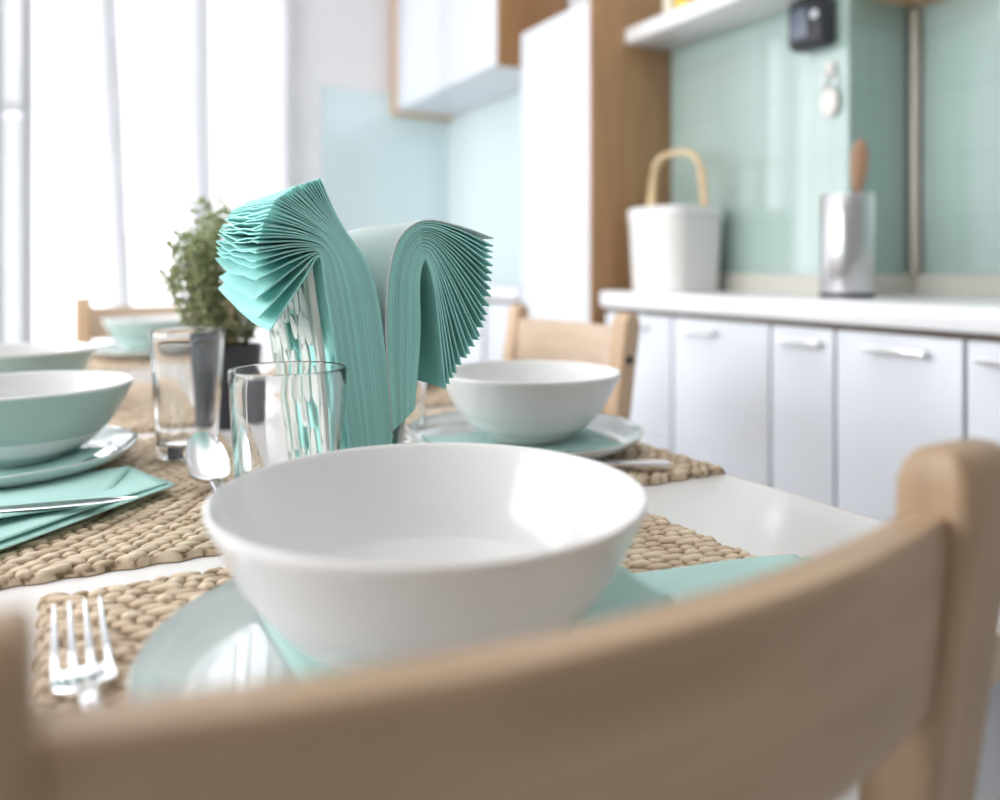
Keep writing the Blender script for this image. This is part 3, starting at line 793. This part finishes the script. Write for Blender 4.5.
def napkin_sheet(path, i, n, label, group, y0, y1, wav, splay=0, nl=40, nw=8, th=.00066):
    rnd = random.Random(i * 17 + n); pts = spline(path, nl)
    ph = rnd.uniform(0, 6.3); ph2 = rnd.uniform(0, 6.3); cut = rnd.uniform(0, .004); yj = rnd.uniform(-.00015, .00015)
    bm = NB(); g = []
    for a in range(nl):
        x, z = pts[a]; q = a / (nl - 1); x2, z2 = pts[min(a + 1, nl - 1)]; x1, z1 = pts[max(a - 1, 0)]
        tx, tz = x2 - x1, z2 - z1; l = math.hypot(tx, tz) or 1; nx_, nz_ = -tz / l, tx / l
        amp = wav * max(0, q - .5) * 2
        col = []
        for b in range(nw + 1):
            f = b / nw
            d = amp * math.sin(f * 7 + ph + q * 3) * (.35 + .65 * f) + .35 * amp * math.sin(f * 17 + ph2)
            lift = splay * max(0, q - .55) / .45 * f * f
            col.append(bm.verts.new((x + nx_ * d, y0 + yj + (y1 - y0) * f, z + nz_ * d + lift)))
        g.append(col)
    for a in range(nl - 1):
        for b in range(nw): bm.faces.new((g[a][b], g[a + 1][b], g[a + 1][b + 1], g[a][b + 1]))
    o = tag(obj('paper_napkin', bm, M['napkin']), label, 'napkin', group)
    md = o.modifiers.new('thick', 'SOLIDIFY'); md.thickness = th; md.offset = 0
    es = o.modifiers.new('crisp_rim', 'EDGE_SPLIT'); es.split_angle = math.radians(40)
    return o
NL, NR = 36, 23
tipL = [(.135, .924), (.1265, .934), (.1245, .953), (.1235, .980), (.129, 1.002), (.138, 1.020), (.152, 1.030), (.171, 1.037)]
for i in range(NL):
    f = i / (NL - 1); jt = random.uniform(-.3, .3) / NL
    g_ = max(0, min(1, f + jt)); ft = g_ / .085 * .36 if g_ < .085 else .36 + .64 * ((g_ - .085) / .915) ** .9
    b0 = lerp((.2005, .765), (.2215, .765), f); b1 = lerp((.1945, .828), (.2275, .826), f)
    b2 = lerp((.1825, .908), (.2215, .906), f); b3 = lerp((.1745, .958), (.2105, .965), f)
    b4 = lerp((.1700, .9785), (.188, 1.001), f)
    tp = at_list(tipL, ft)
    b5 = lerp(b4, tp, .45)
    b5 = (b5[0] - .000 + .004 * (1 - f) , b5[1] + .006 * (1 - f) - .002 * f)
    lab = 'teal paper napkin in the left fan, bent over the pierced panel'; gr = 'teal napkins of the left fan'
    if i == 0: lab = 'lowest teal napkin of the left fan, its corner pointing down at the panel'; gr = None
    if i == NL - 1: lab = 'outermost teal napkin of the left fan, standing highest with its corner at the top'; gr = None
    napkin_sheet([b0, b1, b2, b3, b4, b5, tp], i, 1, lab, gr, HY0 - .003 + random.uniform(-.00015, .00015), HY1, .0030 * (1 - .8 * min(1, f * 1.6)), .018 * (1 - f) ** 2, th=.00094)
tipR = [(.316, .995), (.3155, .982), (.315, .968), (.3145, .955), (.313, .940), (.309, .926), (.304, .914), (.297, .903), (.288, .893), (.280, .882), (.273, .873)]
for i in range(NR):
    f = i / (NR - 1); jt = random.uniform(-.25, .25) / NR
    ft = max(0, min(1, f + jt))
    b0 = lerp((.2275, .843), (.2455, .858), f); b1 = lerp((.2245, .880), (.2475, .880), f); b2 = lerp((.2225, .920), (.2505, .920), f)
    b3 = lerp((.2245, .962), (.2500, .952), f); b4 = lerp((.2335, .993), (.2512, .968), f); b5 = lerp((.254, 1.0075), (.2560, .9765), f)
    b6 = lerp((.284, 1.004), (.2640, .950), f); tp = at_list(tipR, ft)
    lab = 'teal paper napkin in the right fan, arching over to the right'; gr = 'teal napkins of the right fan'
    if i == 0: lab = 'topmost teal napkin with window glare painted in, arching over the right fan, its back seen between the two fans'; gr = None
    if i == NR - 1: lab = 'innermost teal napkin of the right fan, hanging down lowest'; gr = None
    o = napkin_sheet([b0, b1, b2, b3, b4, b5, b6, tp], i, 2, lab, gr, HY0 - .004 + random.uniform(-.00015, .00015), HY1, .0009, th=.00102)
    if i == 0: o.data.materials[0] = M['glarepaper']

# ------------------------------------------------------------------ potted plant
t = thing('potted_plant', 'small bushy green plant in a charcoal pot on the table behind the napkins', 'plant', (.205, 1.18, TZ))
bm = NB(); lathe(bm, [(0, 0), (.034, 0), (.036, .003), (.047, .108), (.048, .112), (.0455, .114), (.043, .110), (.041, .092), (0, .092)], 56); obj('pot', bm, M['pot'], t)
bm = NB(); lathe(bm, [(0, .100), (.030, .0985), (.0408, .096), (.0405, .0925), (0, .0925)], 32); obj('soil', bm, M['soil'], t)
rnd = random.Random(21); bs = NB(); bl = NB()
def add_leaf(bm, p, d, L, w):
    d = d.normalized(); s = d.cross(Vector((rnd.uniform(-1, 1), rnd.uniform(-1, 1), rnd.uniform(.2, 1)))).normalized(); u = s.cross(d).normalized()
    a = bm.verts.new(p); b = bm.verts.new(p + d * L * .45 + s * w + u * w * .3); c = bm.verts.new(p + d * L); e = bm.verts.new(p + d * L * .45 - s * w + u * w * .3); m = bm.verts.new(p + d * L * .5 - u * w * .1)
    bm.faces.new((a, b, m)); bm.faces.new((b, c, m)); bm.faces.new((c, e, m)); bm.faces.new((e, a, m))
for k in range(60):
    a = rnd.uniform(0, 2 * PI); rr = math.sqrt(rnd.random())
    top = Vector((rr * .082 * math.cos(a), rr * .082 * math.sin(a), .165 + (.160 - .085 * rr ** 2) * rnd.uniform(.55, 1.06)))
    if k % 9 == 0: top.z += .015; top.x *= 1.12
    base = Vector((.022 * math.cos(a) * rr, .022 * math.sin(a) * rr, .096))
    mid = (base + top) / 2 + Vector((.012 * math.cos(a), .012 * math.sin(a), .01))
    pp = spline([tuple(base), tuple(mid), tuple(top)], 12); tube(bs, pp, [.0016 - .0009 * i / 11 for i in range(12)], 5)
    for i in range(2, 12):
        for q in range(5):
            d = Vector((rnd.uniform(-1, 1), rnd.uniform(-1, 1), rnd.uniform(-.2, 1)))
            add_leaf(bl, Vector(pp[i]) + d * .002, d, rnd.uniform(.009, .016), rnd.uniform(.0026, .0042))
obj('stem', bs, M['stem'], t); obj('foliage', bl, M['leaf'], t)

# ------------------------------------------------------------------ light
def area(name, loc, rot, sx, sy, power, col=(1, 1, 1)):
    l = bpy.data.lights.new(name, 'AREA'); l.shape = 'RECTANGLE'; l.size = sx; l.size_y = sy; l.energy = power; l.color = col
    o = bpy.data.objects.new(name, l); C.objects.link(o); o.location = loc; o.rotation_euler = rot; return o
area('daylight_back', (-.22, YB + .45, 1.4), (-PI / 2, 0, 0), 2.5, 2.5, 125, (.97, .985, 1))
area('daylight_left', (XL - .4, 1.5, 1.6), (0, -PI / 2, 0), 1.8, 3.0, 112, (.98, .99, 1))
area('ceiling_fill', (.1, .9, 2.55), (0, 0, 0), 1.6, 2.2, 9, (1, .97, .94))  # soft top fill added under the ceiling, no known fitting there
w = bpy.data.worlds.new('World'); bpy.context.scene.world = w; w.use_nodes = True
bg = w.node_tree.nodes['Background']; bg.inputs[0].default_value = (.96, .98, 1, 1); bg.inputs[1].default_value = 1.0

# ------------------------------------------------------------------ camera
cd = bpy.data.cameras.new('camera'); cam = bpy.data.objects.new('camera', cd); C.objects.link(cam)
cam.location = (0, 0, .97); cam.rotation_euler = (PI / 2, 0, math.radians(-28.4))
cd.sensor_width = 36; cd.lens = 36 * .815; cd.shift_y = -.132; cd.clip_start = .01
cd.dof.use_dof = True; cd.dof.focus_distance = .64; cd.dof.aperture_fstop = 2.6; cd.dof.aperture_blades = 0
sc = bpy.context.scene; sc.camera = cam
sc.view_settings.view_transform = 'Standard'; sc.view_settings.look = 'None'; sc.view_settings.exposure = .2; sc.view_settings.gamma = 1
